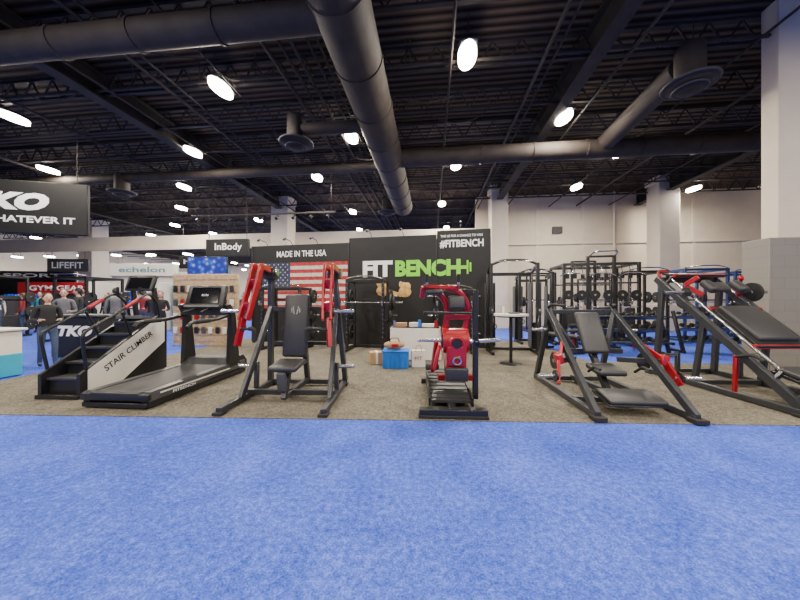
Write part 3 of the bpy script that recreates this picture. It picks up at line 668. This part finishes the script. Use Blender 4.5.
b = B('hanging_banner_sign'); b.box((0, 0, 0), (1.8, .15, .7), BANN, bev=.02); b.text('InBody', TX(-.5, -.08, -.18), 1.15, .36, WTX, .006, .02)
for x in (-.8, .8): b.cyl((x, 0, .35), (x, 0, CH-3.53), .012, STEEL, 6)
b.finish((-7.0, 12.2, 3.52), -4)
b = B('television_on_stand'); b.box((0, 0, 2.5), (1.35, .06, .78), BLK, bev=.01); b.box((0, -.033, 2.5), (1.29, .006, .72), SCR); b.beam((0, .06, .05), (0, .06, 2.5), .08, .06, BLK); b.box((0, .05, .03), (.8, .6, .05), BLK); b.finish((-6.6, 10.3, 0), 2)
b = B('product_display_board')
b.box((0, .05, 1.1), (2.1, .06, 2.2), WOOD)
for k in range(11): b.box((0, .01, .2+k*.19), (2.1, .02, .15), WOOD, bev=.004)
for r_ in range(4):
    for c_ in range(9):
        x = -.9+c_*.225; z = .45+r_*.42
        b.cyl((x, 0, z+.15), (x, -.12, z+.15), .006, SIL, 6); m_ = random.choice((BLK, RED, WHT, GRY, DGR))
        b.box((x, -.07, z+.03), (.12, .05, .2), m_, bev=.01)
b.finish((-5.98, 9.2, 0), -4)
def booth(loc, rz, w, h, m, sign=None, sm=None, band=None):
    b = B('exhibition_booth')
    b.box((0, 0, h/2), (w, .12, h), m, bev=.02)
    for s in (-1, 1): b.box((s*w/2, -.6, h*.35), (.08, 1.2, h*.7), m, bev=.01)
    b.box((0, -.12, h-.3), (w, .14, .6), band or m, bev=.02)
    if sign: b.text(sign, TX(-w*.35, -.195, h-.42), w*.7, .26, sm or WTX, .006, .02)
    b.box((w*.1, -1.1, .5), (w*.4, .45, 1.0), WHT, bev=.02); b.box((w*.1, -1.1, 1.02), (w*.44, .5, .04), DGR)
    b.box((-w*.25, -.08, 1.5), (w*.22, .03, .6), SCR)
    b.finish(loc, rz)
booth((-12.4, 14.6, 0), 0, 3.2, 3.15, WHT, 'echelon', TEAL, WHT)
booth((-9.6, 15.2, 0), 0, 2.0, 3.0, TEAL, 'MOVE', WTX)
booth((-17.4, 15.4, 0), 6, 3.6, 2.3, DGR, 'GYM GEAR', WTX, RED)
booth((-17.5, 24, 0), 0, 5, 3.6, WHT, 'CYBER', BLK)
booth((-25.5, 21, 0), 8, 5, 3.4, BANN, 'SPORT', WTX, BANN)
booth((-8.5, 26, 0), 0, 6, 3.4, OFFW, 'RECOVERY', BLK, CYAN)
booth((-25, 31, 0), 8, 6, 4.0, WHT, 'EXPO', RED)
booth((1.0, 14.2, 0), -6, 3.0, 2.9, OFFW, 'LOUNGE', BLK)
def hb(loc, rz, w, h, m, t, tm):
    b = B('hanging_banner_sign'); b.box((0, 0, 0), (w, .1, h), m, bev=.02); b.text(t, TX(-w*.38, -.055, -h*.25), w*.76, h*.5, tm, .006, .02)
    for x in (-w*.4, w*.4): b.cyl((x, 0, h/2), (x, 0, CH-loc[2]-.01), .012, STEEL, 6)
    b.finish(loc, rz)
hb((-21.0, 19, 3.6), 5, 2.4, .8, DGR, 'LIFEFIT', WTX); hb((-13.4, 20, 3.9), 0, 2.6, .8, BANN, 'hyper', WTX)
rack((-11.2, 10.2, 0), -5, 1.2, 1.2, 2.2, BLK, True, True); rack((-14.9, 10.4, 0), 10, 1.2, 1.2, 2.3, BLK, True, True)

# ------------------------------------------------------------------ people
def skinmesh(verts, edges, radii, sub=2):
    me = bpy.data.meshes.new('sk'); me.from_pydata(verts, edges, [])
    bm = bmesh.new(); bm.from_mesh(me); lay = bm.verts.layers.skin.verify(); bm.verts.ensure_lookup_table()
    for i, r in enumerate(radii):
        bm.verts[i][lay].radius = r if isinstance(r, tuple) else (r, r); bm.verts[i][lay].use_root = (i == 0)
    bm.to_mesh(me); bm.free()
    ob = bpy.data.objects.new('sk', me); COL.objects.link(ob)
    sk = ob.modifiers.new('s', 'SKIN'); sk.use_smooth_shade = True
    ss = ob.modifiers.new('d', 'SUBSURF'); ss.levels = sub; ss.render_levels = sub
    dg = bpy.context.evaluated_depsgraph_get(); ev = ob.evaluated_get(dg); m2 = ev.to_mesh()
    V = [v.co.copy() for v in m2.vertices]; F = [tuple(p.vertices) for p in m2.polygons]
    ev.to_mesh_clear(); bpy.data.objects.remove(ob); return V, F
def person(loc, rz, h, shirt, pants, hair, longh=False, pose=0, stride=0.0):
    b = B('person'); k = h/1.74
    V = [(0, 0, .95), (0, .0, 1.08), (0, .0, 1.27), (0, .01, 1.40), (0, .01, 1.47), (0, -.005, 1.54)]
    Rr = [(.155, .115), (.13, .10), (.155, .115), (.12, .09), (.055, .055), (.05, .055)]
    E = [(0, 1), (1, 2), (2, 3), (3, 4), (4, 5)]
    hands = []
    for s in (-1, 1):
        o = len(V); st = s*stride
        V += [(s*.09, 0, .88), (s*.10, -.03-st*.5, .50), (s*.105, .02-st, .09), (s*.115, -.13-st, .045)]
        Rr += [.092, .06, .042, .038]; E += [(0, o), (o, o+1), (o+1, o+2), (o+2, o+3)]
        o = len(V)
        if pose == 1 or (pose == 2 and s == 1): A = [(s*.175, .01, 1.40), (s*.23, .03, 1.12), (s*.17, -.2, 1.10), (s*.14, -.27, 1.13)]
        else: A = [(s*.175, .01, 1.40), (s*.235, .03, 1.12), (s*.25, -.05, .87), (s*.25, -.075, .80)]
        V += A; Rr += [.06, .044, .03, (.034, .022)]; E += [(3, o), (o, o+1), (o+1, o+2), (o+2, o+3)]
        hands.append((s, Vector(A[2]), Vector(A[3])))
    vs, fs = skinmesh(V, E, Rr)
    for f in fs:
        c = sum((vs[i] for i in f), Vector())/len(f)
        near_hand = any((c-p).length < .075 for _, _, p in hands)
        if near_hand: m = SKIN
        elif c.z < .085: m = RUB
        elif c.z > 1.475 and abs(c.x) < .09: m = SKIN
        elif c.z < .96 and abs(c.x) < .215: m = pants
        else: m = shirt
        b.F.append(tuple(i+0 for i in f)); b.I.append(b.mi(m))
    b.V += [tuple(v) for v in vs]
    for s, w, p in hands:
        d = (p-w).normalized(); side = Vector((0, 1, 0)) if abs(d.z) > .6 else Vector((1, 0, 0)); side = (side-d*side.dot(d)).normalized(); curl = Vector((-s, 0, 0)) if abs(d.z) > .6 else Vector((0, 0, -1))
        for q, L in ((-.027, .062), (-.009, .074), (.009, .07), (.027, .055)):
            a = p+side*q; v2, f2 = skinmesh([tuple(a-d*.01), tuple(a+d*L*.5+curl*.004), tuple(a+d*L*.85+curl*.02), tuple(a+d*L+curl*.034)], [(0, 1), (1, 2), (2, 3)], [.0095, .0085, .008, .007], 1); b.add(v2, f2, SKIN)
        a = w+d*.02-side*.025; v2, f2 = skinmesh([tuple(a), tuple(a+d*.03-side*.03+curl*.01), tuple(a+d*.06-side*.035+curl*.02)], [(0, 1), (1, 2)], [.012, .01, .008], 1); b.add(v2, f2, SKIN)
    def hf(c):
        if c.z < 0: f = 1+c.z*2.6; c = Vector((c.x*f, c.y*(1+c.z*1.2)-.01*abs(c.z)*8, c.z))
        return c
    hc = Vector((0, -.012, 1.625)); b.ell(hc, (.076, .095, .118), SKIN, 20, 14, hf)
    b.ell(hc+Vector((0, -.098, -.012)), (.012, .018, .024), SKIN, 8, 6); b.ell(hc+Vector((0, -.078, -.055)), (.024, .012, .007), LIP, 10, 6)
    for s in (-1, 1): b.ell(hc+Vector((s*.03, -.084, .006)), (.012, .008, .007), EYE, 8, 6); b.ell(hc+Vector((s*.076, .008, -.005)), (.01, .018, .03), SKIN, 8, 6); b.box(hc+Vector((s*.03, -.09, .028)), (.026, .006, .005), hair, bev=0)
    b.ell(hc+Vector((0, .022, .028)), (.086, .094, .108), hair, 18, 12, lambda c: Vector((c.x, max(c.y, -.085+max(0, -c.z)*1.3), c.z)))
    if longh: b.ell(hc+Vector((0, .07, -.12)), (.078, .04, .17), hair, 14, 10)
    b.V = [(x*k, y*k, z*k) for x, y, z in b.V]
    b.finish(loc, rz)
C1 = mat('grey_hoodie', (.12, .12, .13), .85); C2 = mat('black_tshirt', (.015, .015, .017), .85); C3 = mat('white_shirt', (.6, .6, .6), .8); C4 = mat('maroon_shirt', (.22, .02, .03), .8); C5 = mat('teal_shirt', (.03, .2, .28), .8)
person((-7.4, 6.3, 0), 60, 1.54, C2, JEAN, HAIR, True, 1, .1)
person((-9.3, 8.3, 0), 40, 1.70, C1, BLK, HAIR, False, 2, .12)
person((-10.1, 12.6, 0), -30, 1.78, C2, JEAN, HAIR, False, 1); person((-9.2, 12.9, 0), 20, 1.66, C4, BLK, BROWNH, True, 2)
person((-11.0, 12.7, 0), 100, 1.80, C3, JEAN, HAIR, False, 0, .15); person((-12.2, 12.5, 0), 0, 1.7, C2, BLK, HAIR, True, 2)
person((-8.3, 11.6, 0), 150, 1.75, C1, JEAN, BROWNH, False, 0, .12); person((-15.6, 13.0, 0), 30, 1.75, C5, BLK, HAIR, False, 1)
person((-16.6, 13.2, 0), -60, 1.7, C4, JEAN, BROWNH, True, 0); person((-12.9, 9.3, 0), -100, 1.76, C2, JEAN, HAIR, False, 0, .15)
person((-14.0, 17.5, 0), 10, 1.75, C3, BLK, HAIR, False, 2); person((-19.5, 17, 0), 70, 1.75, C2, JEAN, HAIR, False, 0, .15)
person((-7.0, 13.4, 0), -20, 1.72, C2, JEAN, HAIR, False, 1); person((-10.3, 9.6, 0), -60, 1.78, C2, BLK, HAIR, False, 1, .08)
person((-9.0, 10.9, 0), 15, 1.70, C2, JEAN, HAIR, True, 1); person((-9.9, 11.6, 0), 200, 1.76, C4, JEAN, HAIR, False, 0, .1); person((-8.6, 13.4, 0), 80, 1.74, C3, BLK, BROWNH, False, 2)
person((-12.6, 11.9, 0), 140, 1.72, C1, JEAN, HAIR, True, 0, .1); person((-13.6, 13.0, 0), -40, 1.8, C2, BLK, HAIR, False, 2); person((-7.9, 9.9, 0), 30, 1.68, C2, BLK, BROWNH, True, 2)
person((-15.0, 14.5, 0), -20, 1.76, C2, JEAN, HAIR, False, 1); person((-18.3, 13.6, 0), 50, 1.74, C3, JEAN, HAIR, False, 0, .1)
person((-10.9, 13.6, 0), 10, 1.70, C4, JEAN, BROWNH, True, 1); person((-8.9, 9.4, 0), -150, 1.77, C1, BLK, HAIR, False, 0, .12); person((-11.8, 13.6, 0), -10, 1.74, C5, JEAN, HAIR, False, 2)

# ------------------------------------------------------------------ world, camera
w = bpy.data.worlds.new('hall_ambient'); scene.world = w; w.use_nodes = True
w.node_tree.nodes['Background'].inputs[0].default_value = (1.0, .93, .83, 1); w.node_tree.nodes['Background'].inputs[1].default_value = .4
cd = bpy.data.cameras.new('camera'); cd.lens = 13.5; cd.sensor_width = 36; cd.clip_start = .05; cd.clip_end = 200
cam = bpy.data.objects.new('camera', cd); COL.objects.link(cam); cam.location = (0, 0, 1.4); cam.rotation_euler = (R(90), 0, 0)
scene.camera = cam
